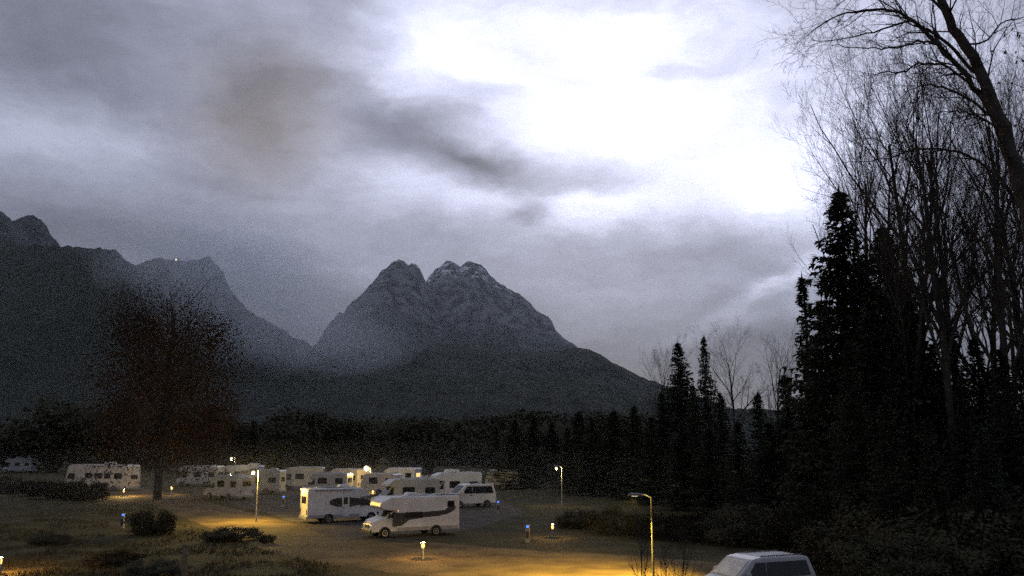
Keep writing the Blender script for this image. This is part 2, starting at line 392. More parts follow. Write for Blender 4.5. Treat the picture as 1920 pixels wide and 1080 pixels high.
# ------------------------------------------------------------------ vehicles
def lathe_y(s, prof, n=20, y0=0.0, cx=0.0, cz=0.0):
    k = len(s.v)
    for (r, y) in prof:
        for j in range(n): t = 2*PI*j/n; s.v.append((cx+r*math.cos(t), y0+y, cz+r*math.sin(t)))
    for i in range(len(prof)-1):
        for j in range(n): s.f.append((k+i*n+j, k+i*n+(j+1) % n, k+(i+1)*n+(j+1) % n, k+(i+1)*n+j))
    s.f.append(tuple(k+j for j in range(n))); e = k+(len(prof)-1)*n; s.f.append(tuple(e+j for j in reversed(range(n))))
_wh = {}
def wheel(parent, x, y, r=.34):
    if not _wh:
        t = MB(); lathe_y(t, [(.20, -.10), (.31, -.11), (.34, -.08), (.34, .08), (.31, .11), (.20, .10)]); _wh['t'] = t.mesh('wheel', 'rubber', True)
        q = MB(); lathe_y(q, [(.20, .085), (.205, .104), (.16, .104), (.14, .085), (.05, .09), (.04, .112)]); 
        for a in range(5):
            t_ = 2*PI*a/5; c, s_ = math.cos(t_), math.sin(t_)
            q.tube([(.05*c, .100, .05*s_), (.18*c, .100, .18*s_)], .022, 5)
        _wh['r'] = q.mesh('rim', 'rim_metal')
    o = link('wheel', _wh['t'], parent); o.location = (x, y, r); o.scale = (r/.34,)*3
    if y < 0: o.rotation_euler = (0, 0, PI)
    link('rim', _wh['r'], o)
def arch(parent, x, y, r=.42, z=.34):
    pts = [(x-r, z-.16)] + [(x+r*math.cos(t), z+r*math.sin(t)) for t in [PI-PI*k/12 for k in range(13)]] + [(x+r, z-.16)]
    slab_side('wheel_arch', pts, y, .006, 'trim_dark', parent)

def motorhome(label, loc, yaw, L=7.0, W=2.3, H=2.85, style='semi', paint='coach_white', graphic=None, group='motorhomes parked on the campsite',
              windows=None, roof=('hatch', 'hatch'), name='motorhome', cat='motorhome', door=-1, rear_lit=False, skirt=True):
    o = empty(name, loc, yaw); tag(o, label, cat, group)
    xr, xf = -L/2, L/2
    zb = .42
    if style == 'liner':
        prof = [(xr, zb), (xr-.02, 1.2), (xr+.08, H-.15), (xr+.25, H), (xf-1.1, H), (xf-.55, H-.12), (xf-.12, 1.55), (xf, 1.05), (xf-.03, zb-.05)]
        bx1 = xf
    elif style == 'caravan':
        prof = [(xr, .5), (xr+.05, 1.5), (xr+.28, H-.12), (xr+.55, H), (xf-.9, H), (xf-.45, H-.18), (xf-.08, 1.45), (xf, .9), (xf-.10, .5)]
        bx1 = xf
    elif style == 'alcove':
        bx1 = xf-1.75
        prof = [(xr, zb), (xr, H-.14), (xr+.14, H), (xf-1.35, H), (xf-.62, H-.32), (xf-.52, H-.62), (xf-.80, H-.82), (bx1, H-.90), (bx1, zb)]
    else:
        bx1 = xf-1.95
        prof = [(xr, zb), (xr, H-.12), (xr+.12, H), (bx1+.05, H), (xf-1.25, H-.42), (xf-1.12, H-.64), (bx1+.25, H-.72), (bx1, H-.80), (bx1, zb)]
    prism_obj('body', prof, -W/2, W/2, paint, o, .055)
    if style in ('semi', 'alcove'):
        tap = lambda v: Vector((v.x, v.y*(1 - .10*max(0, (v.z-1.15)/1.0)), v.z))
        zc = H-.86 if style == 'alcove' else H-.70
        cabp = [(bx1-.2, .40), (bx1-.2, zc), (xf-1.62, zc), (xf-.92, 1.34), (xf-.22, 1.12), (xf-.04, .85), (xf, .40)]
        c = prism_obj('cab', cabp, -1.0, 1.0, paint, o, .06, tap)
        slab_slope('windshield', (xf-1.56, zc-.06), (xf-.97, 1.40), 1.62, .02, 'window_dark', o, .004, tap)
        for s in (-1, 1):
            sw = [(bx1+.16, 1.30), (bx1+.16, zc-.10), (xf-1.66, zc-.10), (xf-1.10, 1.34)]
            slab_side('cab_window', sw, s*1.003, .008, 'window_dark', o, tap)
            slab_slope('headlight', (xf-.20, 1.07), (xf-.06, .88), .34, .02, 'lamp_clear', o, .003, None, s*.72)
            m = MB().box(xf-1.22, xf-1.08, s*1.06-.09*(s < 0)-.0, s*1.06+.22*(s > 0)+.09*(s < 0)-.2*(s < 0), 1.30, 1.58); m.build('mirror', 'trim_dark', o)
        prism_obj('bumper', [(xf-.35, .30), (xf-.35, .56), (xf+.06, .56), (xf+.08, .34)], -.98, .98, 'trim_dark', o, .03)
        MB().box(xf-.028, xf+.014, -.42, .42, .66, .86).build('grille', 'trim_dark', o)
        fwx, rwx = xf-.95, xr+1.75
    elif style == 'liner':
        slab_slope('windshield', (xf-.60, H-.22), (xf-.15, 1.60), W-.22, .02, 'window_dark', o, .012)
        for s in (-1, 1):
            slab_side('cab_window', [(xf-1.75, 1.45), (xf-1.75, 2.25), (xf-.72, 2.25), (xf-.42, 1.45)], s*(W/2+.002), .010, 'window_dark', o)
            slab_slope('headlight', (xf-.02, .98), (xf-.025, .72), .34, .03, 'lamp_clear', o, .008, None, s*(W/2-.32))
            MB().box(xf-.18, xf+.10, s*(W/2+.14)-.10, s*(W/2+.14)+.10, 1.75, 2.25).build('mirror', 'trim_dark', o)
        MB().box(xf-.12, xf+.05, -W/2+.03, W/2-.03, .30, .55).build('bumper', 'trim_dark', o)
        fwx, rwx = xf-1.5, xr+2.2
    else:
        slab_slope('front_window', (xf-.42, H-.30), (xf-.10, 1.52), 1.5, .02, 'window_dark', o, .014)
        MB().tube([(xf-.1, .25, .48), (xf+1.15, 0, .46)], .035, 6).tube([(xf-.1, -.25, .48), (xf+1.15, 0, .46)], .035, 6).tube([(xf+.75, 0, .52), (xf+.75, 0, 0.0)], .03, 6).build('drawbar', 'trim_dark', o)
        fwx, rwx = None, -.15
    if skirt and style != 'caravan':
        for s in (-1, 1): slab_side('skirt', [(xr+.08, zb+.02), (xr+.08, zb+.26), (bx1-.05, zb+.26), (bx1-.05, zb+.02)], s*(W/2+.001), .012, 'skirt_grey', o)
    for x in ((fwx, rwx) if fwx is not None else (rwx,)):
        for s in (-1, 1):
            yy = 1.003 if (style in ('semi', 'alcove') and x == fwx) else W/2+.014
            arch(o, x, s*yy); wheel(o, x, s*(yy-.08))
    # side windows: frame and pane
    if windows is None: windows = [(xr+.55, xr+1.45, 1.45, 2.05), (xr+2.6, xr+3.7, 1.45, 2.1)]
    for i, (x0, x1, z0, z1) in enumerate(windows):
        for s in (-1, 1):
            wd = slab_side('window', rrect(x0, x1, z0, z1, .08), s*(W/2+.002), .016, 'window_dark', o)
            slab_side('frame', rrect(x0-.05, x1+.05, z0-.05, z1+.05, .1), s*(W/2+.001), .008, 'trim_dark', wd)
    # entrance door
    dx = bx1-1.55 if style in ('semi', 'alcove') else (xf-3.2 if style == 'liner' else .6)
    dr = slab_side('door', rrect(dx, dx+.62, zb+.10, 2.25, .07), door*(W/2+.003), .018, paint, o)
    MB().box(dx+.06, dx+.18, door*(W/2+.035)-.014, door*(W/2+.035)+.014, 1.2, 1.26).build('handle', 'trim_dark', dr)
    slab_side('door_window', rrect(dx+.14, dx+.48, 1.45, 2.0, .06), door*(W/2+.022), .006, 'window_dark', dr)
    # rear
    rw = MB().box(xr-.022, xr-.002, -.62, .62, 1.55, 2.10); rw.build('rear_window', 'window_lit' if rear_lit else 'window_dark', o)
    for s in (-1, 1): MB().box(xr-.028, xr-.002, s*(W/2-.22)-.09, s*(W/2-.22)+.09, .72, 1.12).build('tail_light', 'lamp_red', o)
    MB().box(xr-.026, xr-.003, -.26, .26, .62, .74).build('licence_plate', 'plate', o)
    MB().box(xr-.07, xr+.06, -W/2+.06, W/2-.06, .36, .58).build('rear_bumper', 'skirt_grey', o)
    # roof fittings
    slots = [(xr+1.2, 0), (xr+3.3, .15), (xr+2.2, -.4), (xr+.6, .3), (xr+4.3, -.2)]
    for it, (x, y) in zip(roof, slots):
        if it == 'hatch': prism_obj('roof_hatch', [(x-.30, H-.01), (x-.26, H+.11), (x+.26, H+.11), (x+.30, H-.01)], y-.28, y+.28, 'coach_grey', o, .02)
        elif it == 'ac': prism_obj('air_conditioner', [(x-.50, H-.01), (x-.40, H+.24), (x+.30, H+.26), (x+.52, H-.01)], y-.34, y+.34, paint, o, .05)
        elif it == 'box': prism_obj('roof_box', [(x-.85, H+.04), (x-.80, H+.34), (x+.60, H+.38), (x+.85, H+.04)], y-.42, y+.42, paint, o, .06)
        elif it == 'solar': MB().box(x-.75, x+.75, y-.34, y+.34, H+.04, H+.075).build('solar_panel', 'solar', o)
        elif it == 'dish':
            MB().tube([(x, y, H-.01), (x, y, H+.38)], .04, 6).build('dish_mast', 'pole_steel', o)
            d = MB()
            for k in range(5):
                r = .1*k
                for j in range(14): t = 2*PI*j/14; d.v.append((x+.10+.35*r*r*2, y+r*math.cos(t), H+.5+r*math.sin(t)))
            for k in range(4):
                for j in range(14): d.f.append((k*14+j, k*14+(j+1) % 14, k*14+14+(j+1) % 14, k*14+14+j))
            d.build('satellite_dish', 'coach_white', o)
    for s in (-1, 1): MB().tube([(xr+.3, s*(W/2-.12), H+.05), (bx1-.4, s*(W/2-.12), H+.05)], .022, 5).build('roof_rail', 'pole_steel', o)
    MB().tube([(xr+.5, W/2*-1-.06, H-.10), (xr+.5+min(4.0, L*.5), -W/2-.06, H-.10)], .065, 8).build('awning_case', 'coach_grey', o)
    if graphic:
        for s in (-1, 1): slab_side('side_graphic', graphic, s*(W/2+.0015), .006, 'graphic_dark', o)
    return o
def gpos(px, py): p = gnd(px, py); return (p.x, p.y, 0.0)
def ell(cx, cz, a, b, n=20, pinch=1.0):
    return [(cx+a*math.cos(2*PI*k/n), cz+b*math.sin(2*PI*k/n)*(1-.35*pinch*math.cos(2*PI*k/n))) for k in range(n)]

motorhome('grey motorhome squeezed behind the askew one beyond the road bend', gpos(452, 911), R(168), 6.4, 2.3, 3.0, 'alcove', 'coach_grey', roof=('box', 'hatch'))
motorhome('low grey motorhome between the bulging overcab one and the yellow-tailed one', gpos(612, 928), R(170), 6.0, 2.25, 2.7, 'semi', 'coach_grey', roof=('hatch', 'solar'))
motorhome('small cream caravan tucked behind the marker-lit motorhome', gpos(716, 928), R(160), 5.0, 2.2, 2.6, 'caravan', 'coach_cream', name='caravan', cat='caravan', group=None)
# two largest
h_rv = motorhome('white motorhome with glowing marker lights along its rear edge and a dark oval side window', gpos(640, 978), R(28), 6.3, 2.25, 2.72, 'semi',
          graphic=ell(.35, 1.62, 1.75, .36), windows=[(-.9, .5, 1.46, 1.84)], roof=('hatch', 'ac', 'solar'))
i_rv = motorhome('white motorhome with long dark swoosh along its side and deep overcab', gpos(770, 1004), R(207), 6.35, 2.25, 2.68, 'alcove',
          graphic=[(-2.9, 1.95), (-2.45, 2.12), (-2.1, 1.72), (0, 1.62), (1.7, 1.66), (1.7, .75), (1.1, .78), (.55, 1.15), (-.5, 1.28), (-1.7, 1.34), (-2.45, 1.52), (-2.85, 1.75)],
          windows=[(-2.75, -2.3, 1.95, 2.3), (-.4, .9, 1.30, 1.62)], roof=('hatch', 'ac', 'hatch', 'solar'))
# others
a_rv = motorhome('long cream liner coach with row of dark side windows and lamplit tail', gpos(190, 919), R(162), 10.6, 2.45, 3.4, 'liner', 'coach_cream',
          windows=[(-4.3, -3.1, 1.65, 2.3), (-2.4, -1.4, 1.65, 2.3), (-1.0, .2, 1.65, 2.3), (.6, 1.8, 1.65, 2.3)], roof=('hatch', 'hatch', 'solar', 'hatch', 'box'))
motorhome('grey-white motorhome beyond the road lamp with sloping windshield, next to the coach', gpos(374, 912), R(172), 6.6, 2.3, 3.0, 'alcove', 'coach_grey')
motorhome('grey low motorhome standing askew with its tail to the curve of the gravel road', gpos(428, 936), R(146), 6.2, 2.25, 2.7, 'semi', 'coach_grey', roof=('hatch', 'solar'))
motorhome('pale motorhome directly behind the lit lamp at the road bend', gpos(480, 926), R(174), 6.9, 2.3, 2.95, 'semi', 'coach_grey', roof=('ac', 'hatch', 'hatch'))
motorhome('pale motorhome with bulging overcab behind the blue-lit pedestal', gpos(566, 917), R(181), 6.0, 2.3, 3.0, 'alcove', 'coach_grey')
f_rv = motorhome('motorhome whose tail wall glares yellow in the brightest lamp', gpos(652, 919), R(134), 7.8, 2.3, 2.85, 'semi', 'coach_cream')
motorhome('white motorhome with glowing yellow rear window beside the brightest lamp', gpos(748, 914), R(158), 6.2, 2.3, 2.8, 'semi', rear_lit=True)
motorhome('grey motorhome half hidden behind the swoosh motorhome', gpos(758, 955), R(204), 6.4, 2.3, 2.9, 'semi', 'coach_grey', roof=('ac', 'hatch'))
motorhome('white motorhome with overcab beside the parked camper van', gpos(850, 938), R(198), 6.0, 2.3, 3.05, 'alcove', roof=('hatch', 'box'))
motorhome('small pale caravan at the dark edge of the wood', gpos(944, 916), R(170), 5.0, 2.2, 2.55, 'caravan', 'coach_grey', name='caravan', cat='caravan', group=None)
motorhome('pale motorhome with roof dish rising behind the hedge left of the coach', gpos(36, 886), R(176), 6.6, 2.3, 3.0, 'alcove', 'coach_grey', roof=('dish', 'box'))

def van(label, loc, yaw, shield='window_dark', paint='coach_white', L=4.95, H=1.97):
    o = empty('camper_van', loc, yaw); tag(o, label, 'van')
    k = L/4.95; kz = H/1.97
    P = lambda pts: [(x*k, z*kz) for x, z in pts]
    def tap(v):
        f = 1 - .13*max(0, (v.z/kz-1.05)/.92)
        return Vector((v.x, v.y*f, v.z))
    W = .95
    prof = P([(-2.45, .34), (-2.47, .95), (-2.40, 1.25), (-2.16, 1.88), (-1.95, 1.96), (.35, 1.97), (.85, 1.90), (1.72, 1.20), (2.28, 1.00), (2.42, .78), (2.45, .34)])
    prism_obj('body', prof, -W, W, paint, o, .07, tap, 3)
    slab_slope('windshield', (.93*k, 1.84*kz), (1.66*k, 1.25*kz), 1.52, .012, shield, o, .004, tap)
    for s in (-1, 1):
        for x0, x1, sl in ((-2.12, -1.0, 0), (-.93, .12, 0), (.22, 1.2, 1)):
            poly = [(x0, 1.22), (x0+(.16 if x0 < -2 else 0), 1.74), (x1-(.52 if sl else 0), 1.74), (x1, 1.22)]
            wn = slab_side('window', P(poly), s*(W+.003), .012, 'window_dark', o, tap)
            slab_side('frame', P([(x0-.03, 1.185), (x0-.03+(.16 if x0 < -2 else 0), 1.775), (x1+.03-(.52 if sl else 0), 1.775), (x1+.05, 1.185)]), s*(W+.001), .005, 'trim_dark', wn, tap)
        dr = slab_side('door', P([(.20, .46), (.20, 1.17), (1.26, 1.17), (1.30, .46)]), s*(W+.002), .010, paint, o, tap)
        MB().box(.28*k, .46*k, s*(W+.022)-.012, s*(W+.022)+.012, 1.02*kz, 1.07*kz).build('handle', 'trim_dark', dr)
        MB().box(1.18*k, 1.32*k, s*(W+.11)-.10, s*(W+.11)+.10, 1.20*kz, 1.42*kz).build('mirror', paint, o)
        for x in (1.52*k, -1.42*k): arch(o, x, s*(W+.002), .40, .33); wheel(o, x, s*(W-.07), .33)
        slab_slope('headlight', (2.28*k, .99*kz), (2.41*k, .80*kz), .42, .015, 'lamp_clear', o, .004, None, s*.66)
        MB().box(-2.51*k, -2.44*k, s*.80-.08, s*.80+.08, .80*kz, 1.2*kz).build('tail_light', 'lamp_red', o)
        MB().tube([(-1.9*k, s*.70, H+.03), (.3*k, s*.70, H+.03)], .022, 6).build('roof_rail', 'trim_dark', o)
    prism_obj('bumper', P([(2.30, .28), (2.30, .62), (2.50, .60), (2.52, .34)]), -.93, .93, 'skirt_grey', o, .03)
    MB().box(2.38*k, 2.465*k, -.44, .44, .66*kz, .84*kz).build('grille', 'trim_dark', o)
    MB().box(2.50*k, 2.53*k, -.26, .26, .42*kz, .53*kz).build('licence_plate', 'plate', o)
    slab_slope('rear_window', (-2.40*k, 1.28*kz), (-2.20*k, 1.78*kz), 1.3, .012, 'window_dark', o, -.018, tap)
    return o
_p = at(1416, 1050, 37.0)
van('white van with dark side windows and pale windshield cover parked below the tall lamp', (_p.x, _p.y, 0), R(203), 'thermal_cover', 'coach_grey', 4.55, 1.88)
van('white camper van parked in front of the overcab motorhome', gpos(880, 951), R(212), 'window_dark', 'coach_white', 5.2, 2.3)

# marker lights glowing on the rear edge of the oval-window motorhome
for y, dz in ((.86, 0), (-.20, .0), (-.62, .0)):
    m = MB().box(-3.24, -3.155, y-.09, y+.09, 2.58, 2.66); m.build('marker_light', 'bulb_warm', h_rv)
light('marker_glow', (-3.55, .3, 2.55), 60, (1, .68, .26), h_rv, .05)

# ------------------------------------------------------------------ lamps
def street_lamp(label, px, py, Y, facing=PI, power=120, color=(1, .76, .38), bowl=True, arm=.55, bulb='bulb_warm', r=.17, spot=None, pole='pole_steel'):
    p = at(px, py, Y); zb = p.z
    d = Vector((math.cos(facing), math.sin(facing), 0))
    base = Vector((p.x, p.y, 0)) - d*arm
    o = empty('street_lamp', base); tag(o, label, 'lamp', 'street lamps along the campsite roads')
    zt = zb + (.20 if bowl else .05)
    MB().tube([(0, 0, 0), (0, 0, .5), (0, 0, .52), (0, 0, zt-.06)], [.075, .075, .052, .042], 10).build('pole', pole, o)
    MB().tube([(0, 0, zt-.10), tuple(d*arm*.35 + Vector((0, 0, zt+.03))), tuple(d*(arm-.2) + Vector((0, 0, zt+.05)))], .026, 8).build('arm', 'pole_steel', o)
    h = MB(); c = d*arm
    sidev = Vector((-d.y, d.x, 0))
    top = []
    for zz, a, b in ((zt-.02, .30, .15), (zt+.05, .32, .16), (zt+.10, .20, .09)):
        for k in range(12):
            t = 2*PI*k/12; q = c + d*(a*math.cos(t)) + sidev*(b*math.sin(t)); h.v.append((q.x, q.y, zz))
    for i in range(2):
        for k in range(12): h.f.append((i*12+k, i*12+(k+1) % 12, i*12+12+(k+1) % 12, i*12+12+k))
    h.f.append(tuple(range(11, -1, -1))); h.f.append(tuple(range(24, 36)))
    hd = h.build('lamp_head', 'lamp_housing', o)
    if bowl:
        MB().sphere((c.x, c.y, zb), r, 12, 8, .95).build('bulb', bulb, o, True)
        light('lamp_light', (c.x, c.y, zb-r-.10), power, color, o, .10)
    else:
        MB().box(c.x-.13, c.x+.13, c.y-.07, c.y+.07, zt-.035, zt-.022).build('bulb', bulb, o)
        light('lamp_light', (c.x, c.y, zt-.10), power, color, o, .08, spot, (-.28, .36, -.88))
        light('lamp_spill', (c.x, c.y, zt-.12), 190, color, o, .05)
    return o
street_lamp('lit street lamp rising behind the coach and overcab motorhomes', 434, 860, 132, PI, 150, r=.20)
street_lamp('lit street lamp with bright pole top at the bend of the gravel road', 475, 886, 74, PI, 3600, (1, .64, .10), r=.15, arm=.42)
street_lamp('brightest street lamp, over the motorhome with yellow tail wall', 687, 878, 115.5, PI*.95, 1500, (1, .70, .22), r=.34)
street_lamp('lone lit street lamp against the dark wood', 1043, 878, 92, PI, 300, r=.13)
street_lamp('tall street lamp with flat head beside the white van, leafless saplings at its foot', 1190, 931, 40.5, PI, 21000, (1, .64, .09), bowl=False, arm=.74, spot=117, pole='pole_dark')

def bollard(label, px, py, z=.72, power=20, r=.09, bulb='bulb_sodium', color=(1, .56, .18)):
    p = gnd(px, py, z); o = empty('bollard_light', (p.x, p.y, 0)); tag(o, label, 'bollard light', 'low bollard lights')
    MB().tube([(0, 0, 0), (0, 0, z-.14)], .07, 10).build('post', 'pedestal_grey', o)
    MB().tube([(0, 0, z-.14), (0, 0, z-.08), (0, 0, z), (0, 0, z+.08), (0, 0, z+.12)], [.04, r*.8, r, r*.8, .05], 12).build('bulb', bulb, o, True)
    MB().tube([(0, 0, z+.12), (0, 0, z+.16), (0, 0, z+.2)], [r*1.35, r*1.3, .02], 12).build('cap', 'pedestal_grey', o)
    for k in range(3):
        t = 2*PI*k/3+.6; MB().tube([(r*1.12*math.cos(t), r*1.12*math.sin(t), z-.14), (r*1.12*math.cos(t), r*1.12*math.sin(t), z+.13)], .009, 4).build('guard_rod', 'pedestal_grey', o)
    light('bollard_glow', (0, 0, z+.30), power, color, o, .05)
    return o
bollard('low orange light at the far end of the lit road', 322, 916, .72, 220, .12)
bollard('bright low light on the gravel in front of the swoosh motorhome', 793, 1023, .72, 260, .10)
bollard('low light on the grass by the wood, beside a blue-lit pedestal', 1036, 988, .72, 160, .09)
bollard('low light close to the wall of the liner coach', 232, 921, .62, 1100, .10, color=(1, .64, .22))
bollard('low orange light at the shrubs beyond the left lawn', 2, 1052, .62, 600, .06, 'bulb_far', (1, .50, .12))
bollard('small low light under the brightest street lamp', 699, 924, .62, 40, .11)
bollard('dim amber light deep in front of the dark wood', 999, 871, 1.9, 4, .10, 'bulb_far')

def pedestal(label, px, py, z=1.0, r=.05):
    p = gnd(px, py, z); o = empty('power_pedestal', (p.x, p.y, 0), random.uniform(-.3, .3)); tag(o, label, 'power pedestal', 'power pedestals on the pitches')
    MB().box(-.13, .13, -.10, .10, 0, z-.06).build('cabinet', 'pedestal_grey', o)
    MB().box(-.10, .10, -.112, -.101, .25, z-.30).build('hatch', 'trim_dark', o)
    MB().box(-.16, .16, -.13, .13, z+.05, z+.09).build('cap', 'pedestal_grey', o)
    MB().tube([(0, 0, z-.06), (0, 0, z+.05)], r, 10).build('blue_lamp', 'led_blue', o)
    return o
random.seed(4)
pedestal('blue-lit power pedestal on the lawn in front of the liner coach', 231, 965, 1.0, .085)
pedestal('blue-lit power pedestal left of the oval-window motorhome', 532, 931, 1.0, .085)
pedestal('blue-lit power pedestal in front of the yellow-tailed motorhome', 650, 912, 1.0, .085)
pedestal('blue-lit power pedestal near the low light by the wood', 989, 987, 1.0, .07)
pedestal('blue-lit power pedestal beyond the camper van at the wood edge', 934, 941, 1.0, .07)
pedestal('blue-lit power pedestal before the overcab motorhome next to the van', 813, 930, 1.0, .06)

# timber post by the road
_p = gnd(365, 1074); o = empty('timber_post', (_p.x, _p.y-1.5, 0), .2); tag(o, 'stout square timber post on the lawn near the gravel road', 'post')
prism_obj('post', [(-.13, 0), (-.13, 1.45), (.13, 1.45), (.13, 0)], -.13, .13, 'timber', o, .015)
prism_obj('cap', [(-.16, 1.451), (-.16, 1.50), (0, 1.56), (.16, 1.50), (.16, 1.451)], -.16, .16, 'timber', o, .01)

# far houses with lights
def house(label, x, y, w_, d_, h_, rz, wins, name='house', cat='house', z0=0.0):
    o = empty(name, (x, y, z0), rz); tag(o, label, cat)
    MB().box(-w_/2, w_/2, -d_/2, d_/2, -.3, h_).build('wall', 'render_wall', o)
    r = MB(); e = .6; rh = w_*.28
    r.add([(-w_/2-e, -d_/2-e, h_-.1), (0, -d_/2-e, h_+rh), (w_/2+e, -d_/2-e, h_-.1), (w_/2+e, -d_/2-e, h_+.12), (0, -d_/2-e, h_+rh+.24), (-w_/2-e, -d_/2-e, h_+.12),
           (-w_/2-e, d_/2+e, h_-.1), (0, d_/2+e, h_+rh), (w_/2+e, d_/2+e, h_-.1), (w_/2+e, d_/2+e, h_+.12), (0, d_/2+e, h_+rh+.24), (-w_/2-e, d_/2+e, h_+.12)],
          [(0, 1, 4, 5), (1, 2, 3, 4), (6, 11, 10, 7), (7, 10, 9, 8), (0, 6, 7, 1), (1, 7, 8, 2), (5, 4, 10, 11), (4, 3, 9, 10), (0, 5, 11, 6), (2, 8, 9, 3)])
    rf = r.build('roof', 'roof_tile', o)
    MB().box(w_*.18, w_*.18+.7, -.4, .3, h_+rh*.4, h_+rh+.9).build('chimney', 'render_wall', rf)
    g = MB().add([(-w_/2, -d_/2+.01, h_), (w_/2, -d_/2+.01, h_), (0, -d_/2+.01, h_+rh), (-w_/2, d_/2-.01, h_), (w_/2, d_/2-.01, h_), (0, d_/2-.01, h_+rh)], [(0, 1, 2), (5, 4, 3)])
    g.build('gable', 'timber', o)
    for (x0, x1, z0_, z1, lit) in wins:
        wn = MB().box(x0, x1, -d_/2-.03, -d_/2-.002, z0_, z1).build('window', lit, o)
        MB().box(x0-.1, x1+.1, -d_/2-.10, -d_/2-.003, z0_-.12, z0_-.02).build('sill', 'timber', wn)
    MB().box(-.5, .5, -d_/2-.04, -d_/2-.002, 0, 2.1).build('door', 'timber', o)
    return o
p = at(661, 836, 360)
house('distant chalet with amber lit upper windows beyond the brightest lamp', p.x, p.y+4, 12, 10, 5.6, 0,
      [(-2.2, -.3, p.z-.8, p.z+.9, 'bulb_far'), (1.2, 2.0, p.z-.5, p.z+.3, 'window_lit'), (-4.6, -3.6, .9, 2.2, 'window_dark'), (3.0, 4.2, .9, 2.2, 'window_dark')])
# mountain hut with a lamp on the left ridge
ic = min(range(len(lh_px)), key=lambda k: abs(lh_px[k]-333)); hv = lh_s.v[ic*lh_tot+70]
o = empty('mountain_hut', (hv[0], hv[1]-6, hv[2]-7)); tag(o, 'tiny mountain hut with one bright light on the left ridge', 'hut')
MB().box(-7, 7, -5, 5, -30, 7).build('wall', 'render_wall', o)
MB().add([(-8, -6, 7), (8, -6, 7), (8, 6, 7), (-8, 6, 7), (-8, 0, 11), (8, 0, 11)], [(0, 1, 5, 4), (2, 3, 4, 5), (0, 4, 3), (1, 2, 5), (3, 2, 1, 0)]).build('roof', 'roof_tile', o)
MB().sphere((0, -6.5, 5.5), 2.6, 10, 6).build('floodlight', 'bulb_hill', o)

# ------------------------------------------------------------------ vegetation
rng = random.Random(21)
def conifer_meshes(seed, H=20.0, base_r=3.6, nbr=430, droop=.35, gap=.12, slim=1.0):
    """spruce: limbs leave the trunk at every height; each carries hanging sprays of needles"""
    g = random.Random(seed); tr = MB(); cr = MB()
    bend = [Vector((.12*math.sin(i*1.3+seed), .12*math.cos(i*.9+seed), H*i/8)) for i in range(9)]
    bend[0] = Vector((0, 0, -.1)); bend[-1] = Vector((0, 0, H))
    tr.tube(bend, [.26*(1-i/8.6)+.015 for i in range(9)], 7)
    def tri(a, b, c): k = len(cr.v); cr.v.extend([tuple(a), tuple(b), tuple(c)]); cr.f.append((k, k+1, k+2))
    for wi in range(nbr):
        t = ((wi+g.random())/nbr)**.86; z = H*(.03+.955*t)
        a = g.uniform(0, 2*PI)
        lump = mnoise.noise(Vector((math.cos(a)*1.3, math.sin(a)*1.3, z*.42+seed*7)))
        if lump < -.38+gap: continue
        ln = (base_r*slim*((1-t)**.80)*(.86+.55*lump) + .16)*g.uniform(.55, 1.15)
        d = Vector((math.cos(a), math.sin(a), 0)); sd = Vector((-d.y, d.x, 0))
        up = g.uniform(0, .45) if t > .86 else g.uniform(-droop, .10)
        seg = max(2, int(ln/.36))
        P = lambda f: d*(ln*f) + Vector((0, 0, z + up*ln*f*.9 + .14*ln*f*f*f))
        if ln > .8: tr.tube([tuple(P(0)), tuple(P(.5)), tuple(P(.96))], [.030, .018, .006], 3, False)
        for s in range(seg):
            f = (s+g.uniform(.3, .9))/seg; c = P(f)
            wd = (.14+.34*(1-f)**.6*min(1, f*3+.2))*min(1.0, .45+ln*.25)
            for sg in (-1, 1):
                tip = c + sd*sg*wd*g.uniform(.8, 1.9) + d*g.uniform(.05, .40) + Vector((0, 0, g.uniform(-.30, .06)))
                tri(c + d*g.uniform(-.22, -.05), c + d*g.uniform(.06, .24) + Vector((0, 0, g.uniform(-.10, .04))), tip)
            tri(c - d*.12, c + d*.12, c + sd*g.uniform(-.12, .12) + d*g.uniform(-.05, .2) + Vector((0, 0, -g.uniform(.18, .52)*min(1, .4+ln*.3))))
        e = P(1.0); tri(e - d*.25 - sd*.09, e - d*.25 + sd*.09, e + d*g.uniform(.12, .30) + Vector((0, 0, g.uniform(-.1, .14))))
    for j in range(6):
        a = j*PI/3; tri((0, 0, H+.35), (.10*math.cos(a), .10*math.sin(a), H-.5), (.05*math.cos(a+.6), .05*math.sin(a+.6), H-.2))
    return tr.mesh('trunk', 'bark'), cr.mesh('crown', 'needles')

